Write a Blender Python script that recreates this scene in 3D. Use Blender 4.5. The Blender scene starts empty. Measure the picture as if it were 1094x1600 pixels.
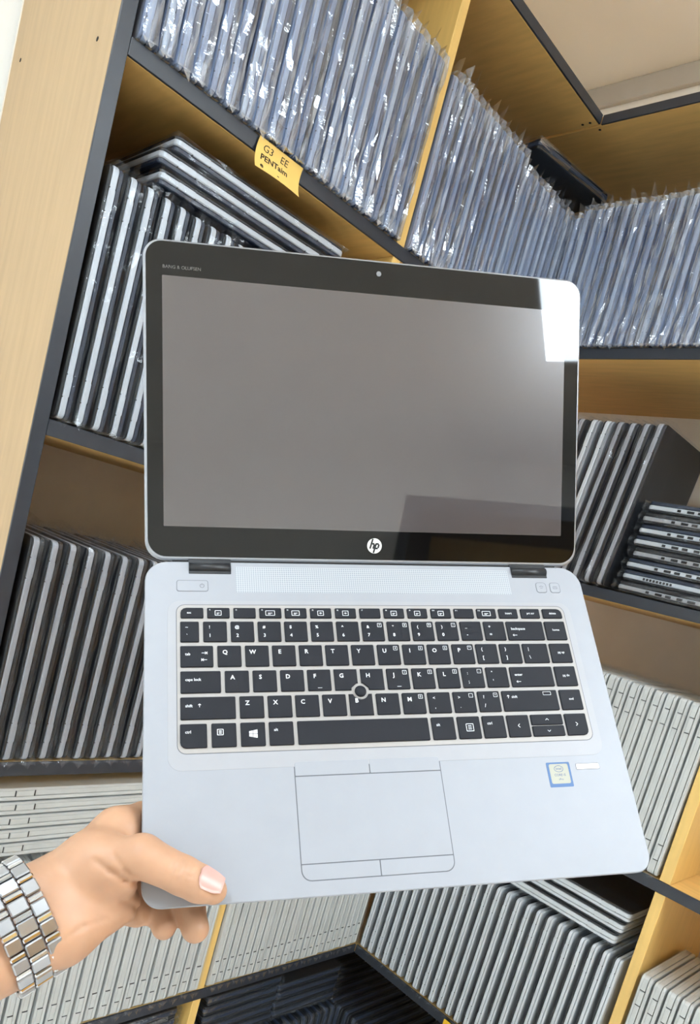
import bpy, bmesh, math, random
import numpy as np
from mathutils import Vector, Matrix

# ------------------------------------------------------------------ camera, world, exposure
SC = bpy.context.scene
COL = SC.collection
CAM = Vector((-1.3019, -0.91365, 0.0))
RT = Vector((0.7009059, -0.66310134, 0.26273093))
UP = Vector((-0.09728069, 0.27603859, 0.95621084))
FW = Vector((0.70658856, 0.69577246, -0.12897011))
FPX, PPX, PPY = 1133.9, 501.1, 1004.5
cd = bpy.data.cameras.new('camera')
cam = bpy.data.objects.new('camera', cd)
COL.objects.link(cam)
cam.matrix_world = Matrix(((RT.x, UP.x, -FW.x, CAM.x), (RT.y, UP.y, -FW.y, CAM.y), (RT.z, UP.z, -FW.z, CAM.z), (0, 0, 0, 1)))
cd.sensor_fit = 'VERTICAL'
cd.sensor_height = 36.0
cd.lens = FPX / 1600 * 36.0
cd.shift_x = (547 - PPX) / 1600
cd.shift_y = (PPY - 800) / 1600
cd.clip_start = 0.02
SC.camera = cam
w = bpy.data.worlds.new('world')
SC.world = w
w.use_nodes = True
w.node_tree.nodes['Background'].inputs[0].default_value = (0.9, 0.95, 1.0, 1)
w.node_tree.nodes['Background'].inputs[1].default_value = 0.3
SC.view_settings.view_transform = 'Standard'
SC.view_settings.look = 'None'
SC.view_settings.gamma = 1.0
SC.view_settings.use_curve_mapping = False
SC.view_settings.exposure = 0.0
SC.cycles.transparent_max_bounces = 24
SC.cycles.max_bounces = 12
SC.cycles.diffuse_bounces = 9
LAMP_STRENGTH = 28.0

random.seed(7)
S1, S2, S3, S4, S5, TOP = 0.5007, 0.0607, -0.3906, -0.8547, -1.315, 0.9399
FLOOR, CEIL = -1.5, 1.30


def pix(px, py, depth):
    """a direction from the photograph at a chosen distance"""
    return CAM + depth * (FW + RT * ((px - PPX) / FPX) - UP * ((py - PPY) / FPX))


# ------------------------------------------------------------------ materials
def lin(c):
    return tuple(((v / 255) / 12.92 if v / 255 <= 0.04045 else ((v / 255 + 0.055) / 1.055) ** 2.4) for v in c) + (1.0,)


def mat(name, c, rough=0.5, metal=0.0, var=0.06, scale=30.0, stretch=(1, 1, 1), bump=0.0, coat=0.0, spec=0.5, sss=0.0, coat_ior=1.5):
    m = bpy.data.materials.new(name)
    m.use_nodes = True
    nt = m.node_tree
    b = nt.nodes['Principled BSDF']
    col = lin(c)
    b.inputs['Roughness'].default_value = rough
    b.inputs['Metallic'].default_value = metal
    b.inputs['Coat Weight'].default_value = coat
    b.inputs['Coat Roughness'].default_value = 0.02
    b.inputs['Specular IOR Level'].default_value = spec
    b.inputs['Coat IOR'].default_value = coat_ior
    if sss:
        b.inputs['Subsurface Weight'].default_value = sss
        b.inputs['Subsurface Radius'].default_value = (0.006, 0.0025, 0.0015)
        b.inputs['Subsurface Scale'].default_value = 1.0
    tc = nt.nodes.new('ShaderNodeTexCoord')
    mp = nt.nodes.new('ShaderNodeMapping')
    mp.inputs['Scale'].default_value = stretch
    nz = nt.nodes.new('ShaderNodeTexNoise')
    nz.inputs['Scale'].default_value = scale
    nz.inputs['Detail'].default_value = 4
    nt.links.new(tc.outputs['Object'], mp.inputs[0])
    nt.links.new(mp.outputs[0], nz.inputs['Vector'])
    rp = nt.nodes.new('ShaderNodeValToRGB')
    rp.color_ramp.elements[0].position = 0.3
    rp.color_ramp.elements[1].position = 0.7
    rp.color_ramp.elements[0].color = tuple(max(0, v * (1 - var)) for v in col[:3]) + (1,)
    rp.color_ramp.elements[1].color = tuple(min(1, v * (1 + var)) for v in col[:3]) + (1,)
    nt.links.new(nz.outputs[0], rp.inputs[0])
    nt.links.new(rp.outputs[0], b.inputs['Base Color'])
    if bump:
        bp = nt.nodes.new('ShaderNodeBump')
        bp.inputs['Strength'].default_value = bump
        bp.inputs['Distance'].default_value = 0.002
        nt.links.new(nz.outputs[0], bp.inputs['Height'])
        nt.links.new(bp.outputs[0], b.inputs['Normal'])
    return m


def plastic_mat(name, tint, haze, gloss, rough):
    m = bpy.data.materials.new(name)
    m.use_nodes = True
    nt = m.node_tree
    N = nt.nodes
    for n in list(N):
        N.remove(n)
    out = N.new('ShaderNodeOutputMaterial')
    tr = N.new('ShaderNodeBsdfTransparent')
    tr.inputs[0].default_value = tint
    gl = N.new('ShaderNodeBsdfGlossy')
    gl.inputs['Roughness'].default_value = rough
    gl.inputs['Color'].default_value = (1, 1, 1, 1)
    df = N.new('ShaderNodeBsdfDiffuse')
    df.inputs[0].default_value = (0.85, 0.9, 1.0, 1)
    lw = N.new('ShaderNodeLayerWeight')
    lw.inputs[0].default_value = 0.35
    mr = N.new('ShaderNodeMapRange')
    mr.inputs['To Min'].default_value = gloss
    mr.inputs['To Max'].default_value = 0.14 + 2.4 * gloss
    tc = N.new('ShaderNodeTexCoord')
    nz = N.new('ShaderNodeTexNoise')
    nz.inputs['Scale'].default_value = 90
    nz.inputs['Detail'].default_value = 3
    bp = N.new('ShaderNodeBump')
    bp.inputs['Strength'].default_value = 0.3
    bp.inputs['Distance'].default_value = 0.003
    m1 = N.new('ShaderNodeMixShader')
    m2 = N.new('ShaderNodeMixShader')
    L = nt.links.new
    L(tc.outputs['Object'], nz.inputs['Vector'])
    L(nz.outputs[0], bp.inputs['Height'])
    L(bp.outputs[0], gl.inputs['Normal'])
    L(bp.outputs[0], lw.inputs['Normal'])
    L(lw.outputs['Fresnel'], mr.inputs['Value'])
    mp2 = N.new('ShaderNodeMapping')
    mp2.inputs['Scale'].default_value = (1, 1, 0.07)
    nz2 = N.new('ShaderNodeTexNoise')
    nz2.inputs['Scale'].default_value = 110
    nz2.inputs['Detail'].default_value = 2
    nz2.inputs['Distortion'].default_value = 0.6
    mr2 = N.new('ShaderNodeMapRange')
    mr2.inputs['From Min'].default_value = 0.5
    mr2.inputs['From Max'].default_value = 0.72
    mr2.inputs['To Min'].default_value = haze
    mr2.inputs['To Max'].default_value = min(0.6, haze * 7)
    L(tc.outputs['Object'], mp2.inputs[0])
    L(mp2.outputs[0], nz2.inputs['Vector'])
    L(nz2.outputs[0], mr2.inputs['Value'])
    L(mr2.outputs[0], m1.inputs[0])
    L(tr.outputs[0], m1.inputs[1])
    L(df.outputs[0], m1.inputs[2])
    L(mr.outputs[0], m2.inputs[0])
    L(m1.outputs[0], m2.inputs[1])
    L(gl.outputs[0], m2.inputs[2])
    L(m2.outputs[0], out.inputs[0])
    return m


def emit_mat(name, c, s):
    m = bpy.data.materials.new(name)
    m.use_nodes = True
    b = m.node_tree.nodes['Principled BSDF']
    b.inputs['Base Color'].default_value = (0.9, 0.9, 0.9, 1)
    b.inputs['Emission Color'].default_value = c
    b.inputs['Emission Strength'].default_value = s
    return m


def grille_mat():
    m = mat('perforated_grille', (172, 176, 182), 0.4, 0.2, 0.02)
    nt = m.node_tree
    b = nt.nodes['Principled BSDF']
    tc = nt.nodes.new('ShaderNodeTexCoord')
    vo = nt.nodes.new('ShaderNodeTexVoronoi')
    vo.inputs['Scale'].default_value = 620
    vo.inputs['Randomness'].default_value = 0.0
    rp = nt.nodes.new('ShaderNodeValToRGB')
    rp.color_ramp.elements[0].position = 0.30
    rp.color_ramp.elements[1].position = 0.42
    rp.color_ramp.elements[0].color = lin((140, 146, 154))
    rp.color_ramp.elements[1].color = lin((176, 180, 186))
    nt.links.new(tc.outputs['Object'], vo.inputs['Vector'])
    nt.links.new(vo.outputs['Distance'], rp.inputs[0])
    nt.links.new(rp.outputs[0], b.inputs['Base Color'])
    return m


M = dict(
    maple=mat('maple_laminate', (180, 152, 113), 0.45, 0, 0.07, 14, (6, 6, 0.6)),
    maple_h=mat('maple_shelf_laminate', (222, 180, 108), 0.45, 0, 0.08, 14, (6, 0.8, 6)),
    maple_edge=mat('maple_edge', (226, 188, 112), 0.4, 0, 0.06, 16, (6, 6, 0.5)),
    dark_edge=mat('charcoal_edge_band', (43, 47, 55), 0.38, 0, 0.10, 40),
    back=mat('beige_back_board', (226, 218, 206), 0.55, 0, 0.05, 9),
    white_wall=mat('white_wall_paint', (250, 250, 248), 0.7, 0, 0.02, 8, bump=0.05),
    ceiling=mat('cream_ceiling_paint', (252, 250, 246), 0.8, 0, 0.02, 6, bump=0.03),
    cornice=mat('grey_cornice', (196, 192, 186), 0.6, 0, 0.02),
    floor=mat('pale_floor_tile', (242, 240, 236), 0.35, 0, 0.03, 5),
    silver=mat('silver_plastic', (210, 213, 216), 0.38, 0.1, 0.05, 20),
    silver_p=mat('pale_grey_plastic', (186, 191, 198), 0.38, 0.1, 0.05, 20),
    silver_dim=mat('pewter_plastic', (156, 158, 163), 0.42, 0.1, 0.06, 20),
    silver_warm=mat('warm_silver_plastic', (204, 204, 200), 0.42, 0.1, 0.05, 20),
    black=mat('black_plastic', (26, 28, 32), 0.4, 0, 0.15, 20),
    navy_l=mat('navy_edge_plastic', (44, 54, 72), 0.35, 0, 0.1, 20),
    navy=mat('dark_navy_plastic', (34, 44, 62), 0.4, 0, 0.15, 20),
    slate=mat('slate_blue_plastic', (150, 166, 196), 0.4, 0.1, 0.10, 20),
    slate_b=mat('pale_slate_plastic', (176, 188, 208), 0.4, 0.1, 0.10, 20),
    slate_c=mat('dull_slate_plastic', (116, 132, 164), 0.4, 0.1, 0.10, 20),
    slate_d=mat('deep_slate_plastic', (46, 64, 100), 0.4, 0.1, 0.12, 20),
    hole=mat('dark_recess', (18, 18, 20), 0.7, 0, 0.1),
    bag=plastic_mat('clear_plastic', (0.97, 0.985, 1.0, 1), 0.003, 0.012, 0.10),
    bag_c=plastic_mat('crumpled_plastic', (0.97, 0.98, 1.0, 1), 0.005, 0.022, 0.12),
    bag_h=plastic_mat('hazy_plastic', (0.94, 0.97, 1.0, 1), 0.06, 0.11, 0.13),
    hp_silver=mat('brushed_silver', (153, 156, 163), 0.50, 0.1, 0.015, 60),
    hp_deck=mat('keyboard_deck', (158, 159, 164), 0.5, 0.1, 0.015, 60),
    hp_frame=mat('key_frame', (164, 160, 157), 0.45, 0.05, 0.02, 60),
    hp_edge=mat('lid_edge_metal', (168, 172, 180), 0.3, 0.7, 0.03, 60),
    key=mat('key_cap', (28, 30, 37), 0.6, 0, 0.05, 80, spec=0.25),
    legend=mat('legend_print', (225, 228, 232), 0.6, 0, 0.02),
    seam=mat('seam_line', (96, 98, 104), 0.6, 0, 0.05),
    bezel=mat('black_bezel_glass', (12, 11, 11), 0.03, 0, 0.05, 20),
    display=mat('grey_display', (72, 66, 67), 0.22, 0, 0.02, 12, coat=1.0, spec=0.5, coat_ior=1.8),
    logo_w=mat('logo_white', (232, 230, 226), 0.4, 0, 0.02),
    print_grey=mat('bezel_print', (96, 94, 92), 0.5, 0, 0.02),
    lens=mat('webcam_lens', (130, 132, 136), 0.15, 0, 0.02),
    stk_blue=mat('sticker_blue', (66, 102, 150), 0.5, 0, 0.05),
    stk_cream=mat('sticker_cream', (164, 164, 150), 0.5, 0, 0.04),
    stk_ink=mat('sticker_ink', (66, 92, 130), 0.4, 0, 0.05),
    led=mat('reader_bar', (206, 209, 214), 0.25, 0.1, 0.01),
    grille=grille_mat(),
    note=mat('yellow_note_paper', (238, 200, 110), 0.7, 0, 0.05, 12),
    ink=mat('black_ink', (40, 36, 30), 0.7, 0, 0.1),
    clip=mat('yellow_plastic', (240, 190, 40), 0.4, 0, 0.05),
    skin=mat('skin', (188, 145, 115), 0.48, 0, 0.09, 38, bump=0.16, sss=0.12),
    nail=mat('nail', (206, 160, 150), 0.35, 0, 0.05, 60),
    steel=mat('watch_steel', (176, 178, 182), 0.30, 0.9, 0.03, 60),
    steel_p=mat('watch_steel_polished', (214, 216, 220), 0.14, 1.0, 0.02, 60),
    lamp=emit_mat('lamp_diffuser', (0.80, 0.91, 1.0, 1), LAMP_STRENGTH),
    lamp_frame=mat('lamp_frame', (235, 235, 235), 0.4, 0, 0.02),
)


# ------------------------------------------------------------------ object helpers
def link(name, me, m=None, parent=None):
    o = bpy.data.objects.new(name, me)
    COL.objects.link(o)
    if m is not None:
        for mm in (m if isinstance(m, (list, tuple)) else [m]):
            me.materials.append(mm)
    if parent is not None:
        o.parent = parent
    return o


def tag(o, label=None, cat=None, group=None, kind=None):
    if label:
        o['label'] = label
    if cat:
        o['category'] = cat
    if group:
        o['group'] = group
    if kind:
        o['kind'] = kind
    return o


def empty(name, loc=(0, 0, 0)):
    o = bpy.data.objects.new(name, None)
    COL.objects.link(o)
    o.location = loc
    o.empty_display_size = 0.05
    return o


def pmesh(name, verts, faces, smooth=False, mats=None):
    me = bpy.data.meshes.new(name)
    me.from_pydata([tuple(v) for v in verts], [], faces)
    if mats:
        me.polygons.foreach_set('material_index', mats)
    if smooth:
        me.polygons.foreach_set('use_smooth', [True] * len(me.polygons))
    me.update()
    return me


def boxm(name, x0, x1, y0, y1, z0, z1, bevel=0.0):
    bm = bmesh.new()
    bmesh.ops.create_cube(bm, size=1)
    for v in bm.verts:
        v.co = Vector(((x0 + x1) / 2 + v.co.x * (x1 - x0), (y0 + y1) / 2 + v.co.y * (y1 - y0), (z0 + z1) / 2 + v.co.z * (z1 - z0)))
    if bevel:
        bmesh.ops.bevel(bm, geom=list(bm.edges), offset=bevel, segments=1, affect='EDGES')
    me = bpy.data.meshes.new(name)
    bm.to_mesh(me)
    bm.free()
    return me


def box(name, b, m, parent=None, bevel=0.0008):
    """b = x0,x1,y0,y1,z0,z1 in the scene; parents are unrotated empties"""
    off = parent.location if parent is not None else Vector((0, 0, 0))
    if parent is not None and parent.parent is not None:
        off = off + parent.parent.location
    c = Vector(((b[0] + b[1]) / 2, (b[2] + b[3]) / 2, (b[4] + b[5]) / 2))
    me = boxm(name, b[0] - c.x, b[1] - c.x, b[2] - c.y, b[3] - c.y, b[4] - c.z, b[5] - c.z, bevel)
    o = link(name, me, m, parent)
    o.location = c - off
    return o


def rr(x0, x1, y0, y1, r, seg=5):
    """rounded rectangle outline, counter-clockwise; r one number or (bl, br, tr, tl)"""
    R = r if isinstance(r, (tuple, list)) else (r,) * 4
    out = []
    for (cx, cy, a0, rad) in ((x0, y0, 180, R[0]), (x1, y0, 270, R[1]), (x1, y1, 0, R[2]), (x0, y1, 90, R[3])):
        sx = 1 if cx == x0 else -1
        sy = 1 if cy == y0 else -1
        if rad <= 1e-6:
            out.append((cx, cy))
            continue
        for k in range(seg + 1):
            a = math.radians(a0 + 90 * k / seg)
            out.append((cx + sx * rad + rad * math.cos(a), cy + sy * rad + rad * math.sin(a)))
    return out


def prism(name, pts, z0, z1, bev=0.0, mp=None, smooth=False):
    """extrude an outline from z0 to z1 with a chamfered top (and bottom when bev<0)"""
    n = len(pts)
    cx = sum(p[0] for p in pts) / n
    cy = sum(p[1] for p in pts) / n

    def inset(d):
        o = []
        for i in range(n):
            a, b, c = Vector(pts[i - 1]), Vector(pts[i]), Vector(pts[(i + 1) % n])
            e1, e2 = (b - a), (c - b)
            nn = Vector((0, 0))
            for e in (e1, e2):
                if e.length > 1e-9:
                    e = e.normalized()
                    nn += Vector((-e.y, e.x))
            if nn.length > 1e-9:
                nn.normalize()
            o.append((b.x + nn.x * d, b.y + nn.y * d))
        return o
    rings = []
    if bev < 0:
        rings += [(inset(-bev), z0), (pts, z0 - bev * (1 if z1 > z0 else -1)), (pts, z1 + bev * (1 if z1 > z0 else -1)), (inset(-bev), z1)]
    elif bev > 0:
        rings += [(pts, z0), (pts, z1 - bev), (inset(bev), z1)]
    else:
        rings += [(pts, z0), (pts, z1)]
    V, F = [], []
    for ring, z in rings:
        V += [(p[0], p[1], z) for p in ring]
    for k in range(len(rings) - 1):
        for i in range(n):
            j = (i + 1) % n
            F.append((k * n + i, k * n + j, (k + 1) * n + j, (k + 1) * n + i))
    F.append(tuple(range((len(rings) - 1) * n, len(rings) * n)))
    F.append(tuple(reversed(range(n))))
    if mp:
        V = [mp(*v) for v in V]
    return pmesh(name, V, F, smooth)


_fc = {}


def text_mesh(body, size, offset=0.0, shear=0.0, align='CENTER'):
    k = (body, size, offset, shear, align)
    if k not in _fc:
        cu = bpy.data.curves.new('txt', 'FONT')
        cu.body = body
        cu.size = size
        cu.offset = offset
        cu.shear = shear
        cu.align_x = align
        cu.align_y = 'CENTER'
        cu.resolution_u = 2
        ob = bpy.data.objects.new('txt', cu)
        COL.objects.link(ob)
        bpy.context.view_layer.update()
        me = bpy.data.meshes.new_from_object(ob.evaluated_get(bpy.context.evaluated_depsgraph_get()))
        bpy.data.objects.remove(ob)
        bpy.data.curves.remove(cu)
        me.materials.clear()
        _fc[k] = me
    return _fc[k]


# ------------------------------------------------------------------ room shell
def struct(o):
    o['kind'] = 'structure'
    return o


XL, YF, XR, YB = -3.6, -3.28, 0.375, 0.375
struct(box('floor', (XL - .1, XR + .1, YF - .1, YB + .1, FLOOR - .05, FLOOR), M['floor'], bevel=0))
struct(box('ceiling', (XL - .1, XR + .1, YF - .1, YB + .1, CEIL, CEIL + .05), M['ceiling'], bevel=0))
struct(box('wall_back', (XL - .1, XR + .1, YB, YB + .1, FLOOR, CEIL), M['white_wall'], bevel=0))
struct(box('wall_right', (XR, XR + .1, YF, YB, FLOOR, CEIL), M['white_wall'], bevel=0))
struct(box('wall_front', (XL, XR, YF - .1, YF, FLOOR, CEIL), M['white_wall'], bevel=0))
struct(box('wall_left', (XL - .1, XL, YF, YB, FLOOR, CEIL), M['white_wall'], bevel=0))
struct(box('trim_1', (XR - .014, XR - .0005, YF + .01, YB - .015, 1.248, CEIL - .0005), M['cornice'], bevel=.002))
struct(box('trim_2', (XL + .01, XR - .015, YB - .014, YB - .0005, 1.248, CEIL - .0005), M['cornice'], bevel=.002))


def ceiling_lamp(x0, x1, y0, y1, label):
    t = empty('ceiling_light_panel', ((x0 + x1) / 2, (y0 + y1) / 2, CEIL - .012))
    tag(t, label, 'ceiling light', 'ceiling light panels')
    box('diffuser', (x0 + .012, x1 - .012, y0 + .012, y1 - .012, CEIL - .010, CEIL - .0005), M['lamp'], t, 0)
    for b in ((x0, x1, y0, y0 + .012), (x0, x1, y1 - .012, y1), (x0, x0 + .012, y0 + .012, y1 - .012), (x1 - .012, x1, y0 + .012, y1 - .012)):
        box('frame', b + (CEIL - .012, CEIL - .0005), M['lamp_frame'], t)


ceiling_lamp(-1.08, -0.48, -2.42, -1.82, 'square white light panel set in the ceiling facing the open laptop screen')
ceiling_lamp(-0.41, 0.19, -2.42, -1.82, 'added square light panel on the ceiling near the right-hand wall, for extra bounce')  # unseen extra panel, added to raise overall light and ceiling bounce
ceiling_lamp(-2.45, -1.85, -1.05, -0.45, 'added square light panel on the ceiling, lighting the bookcase end panel')  # unseen panel added to light the right bookcase and the end panel


# ------------------------------------------------------------------ bookcases
def shelf(t, name, b, band, wood='maple_h'):
    """a board whose front carries a dark edge band (a sub-part)"""
    s = box(name, b, M[wood], t)
    box('edge_band', band, M['dark_edge'], s, .0006)
    return s


def screw_marks(t, pts, axis):
    for p in pts:
        me = bpy.data.meshes.new('screw_hole')
        bm = bmesh.new()
        bmesh.ops.create_circle(bm, cap_ends=True, radius=.0028, segments=10)
        r = Matrix.Rotation(math.pi / 2, 3, 'Y') if axis == 'x' else Matrix.Rotation(math.pi, 3, 'X')
        bmesh.ops.transform(bm, matrix=r.to_4x4(), verts=bm.verts)
        ext = bmesh.ops.extrude_face_region(bm, geom=list(bm.faces))
        bmesh.ops.translate(bm, vec=(-.0004, 0, 0) if axis == 'x' else (0, 0, -.0004), verts=[v for v in ext['geom'] if isinstance(v, bmesh.types.BMVert)])
        bm.to_mesh(me)
        bm.free()
        o = link('screw_hole', me, M['hole'], t)
        o.location = Vector(p) - t.location


TH, DEP, EB = .020, .355, .004
bl = empty('bookcase', (-.475, .18, FLOOR))
tag(bl, 'tall maple bookcase with charcoal shelf edges and a yellow note on one shelf', 'bookcase')
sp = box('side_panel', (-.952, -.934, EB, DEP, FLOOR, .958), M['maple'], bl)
box('edge_band', (-.952, -.934, 0, EB, FLOOR, .958), M['dark_edge'], sp, .0006)
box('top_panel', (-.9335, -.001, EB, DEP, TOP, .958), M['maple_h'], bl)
box('edge_band', (-.9335, -.001, 0, EB, TOP, .958), M['dark_edge'], bl.children[-1], .0006)
for z in (S1, S2, S3, S4, S5):
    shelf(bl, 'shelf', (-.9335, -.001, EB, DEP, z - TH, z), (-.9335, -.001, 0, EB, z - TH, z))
for z0, z1 in ((S1, TOP), (S2, S1 - TH), (S3, S2 - TH), (S4, S3 - TH), (S5, S4 - TH)):
    box('divider', (-.4465, -.4285, .002, DEP, z0 + .0003, z1 - .0003), M['maple_edge'], bl)
box('back_panel', (-.952, -.001, DEP, DEP + .006, FLOOR, .958), M['back'], bl, 0)
box('plinth', (-.9335, -.001, .02, .04, FLOOR, S5 - TH), M['dark_edge'], bl)
screw_marks(bl, [(-.952, .05, .5), (-.952, .318, .548), (-.952, .14, .0)], 'x')
screw_marks(bl, [(-.012, .017, TOP), (-.012, .033, TOP)], 'z')

YE = -1.30
br = empty('bookcase', (.18, -.47, FLOOR))
tag(br, 'maple bookcase along the white wall with beige back and full-height dividers', 'bookcase')
box('top_panel', (EB, DEP, YE, YB - .002, TOP, .958), M['maple_h'], br)
box('edge_band', (0, EB, YE, -.0005, TOP, .958), M['dark_edge'], br.children[-1], .0006)
for z in (S1, S2, S3, S4, S5):
    shelf(br, 'shelf', (EB, DEP, YE, YB - .002, z - TH, z), (0, EB, YE, -.0005, z - TH, z))
for yd in (-.560, -1.12):
    for z0, z1 in ((S1, TOP), (S2, S1 - TH), (S3, S2 - TH), (S4, S3 - TH), (S5, S4 - TH)):
        box('divider', (.002, DEP, yd - .009, yd + .009, z0 + .0003, z1 - .0003), M['maple_edge'], br)
box('back_panel', (DEP, DEP + .006, YE, YB - .002, FLOOR, .958), M['back'], br, 0)
sp = box('side_panel', (EB, DEP, YE - .018, YE - .0005, FLOOR, .958), M['maple'], br)
box('edge_band', (0, EB, YE - .018, YE - .0005, FLOOR, .958), M['dark_edge'], sp, .0006)
box('plinth', (.02, .04, YE, -.0005, FLOOR, S5 - TH), M['dark_edge'], br)
screw_marks(br, [(.014, .008, TOP)], 'z')

# the bookcase across the room, seen mirrored in the dark screen
bo = empty('bookcase', (-.63, -3.07, FLOOR))
tag(bo, 'dark-edged bookcase against the opposite wall, mirrored in the laptop screen', 'bookcase')
for x in (-1.62, .30):
    box('side_panel', (x, x + .05, -3.27, -2.90, FLOOR, .958), M['dark_edge'], bo)
box('top_panel', (-1.5695, .2995, -3.27, -2.90, .90, .958), M['dark_edge'], bo)
for z in (.40, -.05, -.5, -.95, -1.42):
    box('shelf', (-1.5695, .2995, -3.26, -2.91, z - .02, z), M['maple_h'], bo)
box('back_panel', (-1.5695, .2995, -3.27, -3.262, FLOOR, .8995), M['maple_edge'], bo, 0)

# ------------------------------------------------------------------ stored laptops
LT, LH, LD = .0185, .302, .214   # thickness, length, depth of a stored laptop


def slab(name, x0, x1, m, r=.008, z0=0.0, z1=LH, y0=0.0, y1=LD, bev=.0012):
    pts = rr(y0, y1, z0, z1, r, 4)
    return prism(name, pts, x0, x1, -bev, mp=lambda a, b, c: (c, a, b))


def hinge_mesh(x0, x1, zc, col):
    """a proud block on the spine between two dark seams"""
    a = boxm('hinge', x0, x1, -.0016, .003, zc - .0125, zc + .0125, .0006)
    bm = bmesh.new()
    bm.from_mesh(a)
    n0 = len(bm.faces)
    for z in (zc - .0137, zc + .0137):
        g = bmesh.ops.create_cube(bm, size=1)
        for v in g['verts']:
            v.co = Vector(((x0 + x1) / 2 + v.co.x * (x1 - x0 + .0004), .0008 + v.co.y * .0036, z + v.co.z * .0012))
    bm.faces.ensure_lookup_table()
    for i, f in enumerate(bm.faces):
        f.material_index = 0 if i < n0 else 1
    bm.to_mesh(a)
    bm.free()
    return a


def sleeve_mesh(seed, amp, nz=16, fin=.016, lift=.0):
    """crumpled clear bag: facetted loops round the laptop, pinched into jagged fins at both ends"""
    rnd = random.Random(seed)
    T, D = LT + .0016, LD + .004
    per = []
    for i in range(3):
        per.append((-T / 2 + T * i / 3, -.0035))
    for i in range(3):
        per.append((T / 2, -.0035 + (D + .004) * (0, .12, .6)[i]))
    for i in range(2):
        per.append((T / 2 - T * i / 2, D))
    for i in range(3):
        per.append((-T / 2, D - (D + .003) * (0, .4, .88)[i]))
    n = len(per)
    V, F = [], []
    zs = [-.0025] + [LH * (k + rnd.uniform(-.3, .3)) / nz for k in range(1, nz)] + [LH + .0025]
    for z in zs:
        ends = max(0.0, 1 - min(z, LH - z) / .05)
        s = rnd.uniform(-1, 1) * amp * .5
        for (x, y) in per:
            front = y < .03
            a = amp * (.45 + .9 * ends) if front else amp * .25
            dx = rnd.uniform(-1, 1) * a * .55
            x2 = x + dx
            if abs(x2) < LT / 2 + .0003 and not (abs(x) < T / 2 - 1e-6):
                x2 = math.copysign(LT / 2 + .0003 + abs(dx) * .3, x)
            x2 = max(-T / 2 - .0006, min(T / 2 + .0006, x2))
            y2 = y - abs(rnd.uniform(0, 1)) * a + (s if front else 0) * .3
            if front and y < .001:
                y2 = min(y2, -.0026)
            V.append((x2, y2, z))
    for k in range(len(zs) - 1):
        for i in range(n):
            j = (i + 1) % n
            a, b, c, d = k * n + i, k * n + j, (k + 1) * n + j, (k + 1) * n + i
            F += [(a, b, c), (a, c, d)] if rnd.random() < .5 else [(a, b, d), (b, c, d)]
    # top fin: pinched to a line, jagged outline, upright; bottom fin: folded forward
    for end in (1, 0):
        base = (len(zs) - 1) * n if end else 0
        z = zs[-1] if end else zs[0]
        st = len(V)
        m = 8
        for i in range(m):
            y = -.004 + (D + .004) * (i / (m - 1)) ** 1.6
            V.append((rnd.uniform(-.003, .003), y, z + (.003 if end else -.0006)))
        for i in range(m):
            y = -.004 + (D + .004) * (i / (m - 1)) ** 1.6
            h = fin * rnd.uniform(.25, 1.15) * (1.15 if i == 0 else .8)
            if end:
                V.append((rnd.uniform(-.004, .004), y - (.004 if i == 0 else 0), z + .003 + h))
            else:
                V.append((rnd.uniform(-.008, .008), y - (.0035 + h * .25 if i == 0 else 0), z - .0002))
        for i in range(m - 1):
            F.append((st + i, st + i + 1, st + m + i + 1, st + m + i))
        # close towards the pinch line
        ringF = [base + i for i in range(n)]
        for i in range(n):
            j = (i + 1) % n
            t = min(m - 1, int(round(((max(0, per[i][1]) / D) ** (1 / 1.6)) * (m - 1))))
            F.append((ringF[i], ringF[j], st + t))
    # loose flaps hanging in front of the shelf edge
    for x0, x1 in ((-.0095, -.001), (-.003, .0095)):
        k = len(V)
        V += [(x0, -.0060, zs[0] + .004), (x1, -.0062, zs[0] + .004), (rnd.uniform(x0, x1), -.0075 - fin * rnd.uniform(.05, .2), zs[0] - rnd.uniform(.002, .0035 + fin * .3))]
        F.append((k, k + 1, k + 2))
    return pmesh('sleeve', V, F)


TYPES = {}


def laptop_type(key, base_m, lid_m, cover_m, spine_two=False, bev=.0012, amp=.003, bag='bag', fin=.016, hinges=True):
    """part meshes shared by every laptop of one look"""
    h = LT / 2
    P = []
    P.append(('bottom_cover', [slab('bottom_cover', -h, -h + .0040, None, bev=bev)], [M[cover_m]]))
    P.append(('base', [slab('base', -h + .0041, -h + .0118, None, y0=-.0015 if bev > .001 else -.0002, bev=bev)], [M[base_m]]))
    if spine_two:
        P.append(('lid', [slab('lid', -h + .0128, h, None, y0=-.001)], [M[lid_m]]))
    else:
        P.append(('lid', [slab('lid', -h + .0122, h, None, y0=.0)], [M[lid_m]]))
    if hinges:
        P.append(('hinge', [hinge_mesh(-h + .0040, -h + .0120, .040, None)], [M[base_m], M['hole']]))
        P.append(('hinge', [hinge_mesh(-h + .0040, -h + .0120, LH - .040, None)], [M[base_m], M['hole']]))
    if bag:
        P.append(('plastic_sleeve', [sleeve_mesh(sum(map(ord, key)) % 97 + 111 * s, amp, fin=fin) for s in range(5)], [M[bag]]))
    for nm, ms, mm in P:
        for me in ms:
            for x in mm:
                me.materials.append(x)
    TYPES[key] = P


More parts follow.
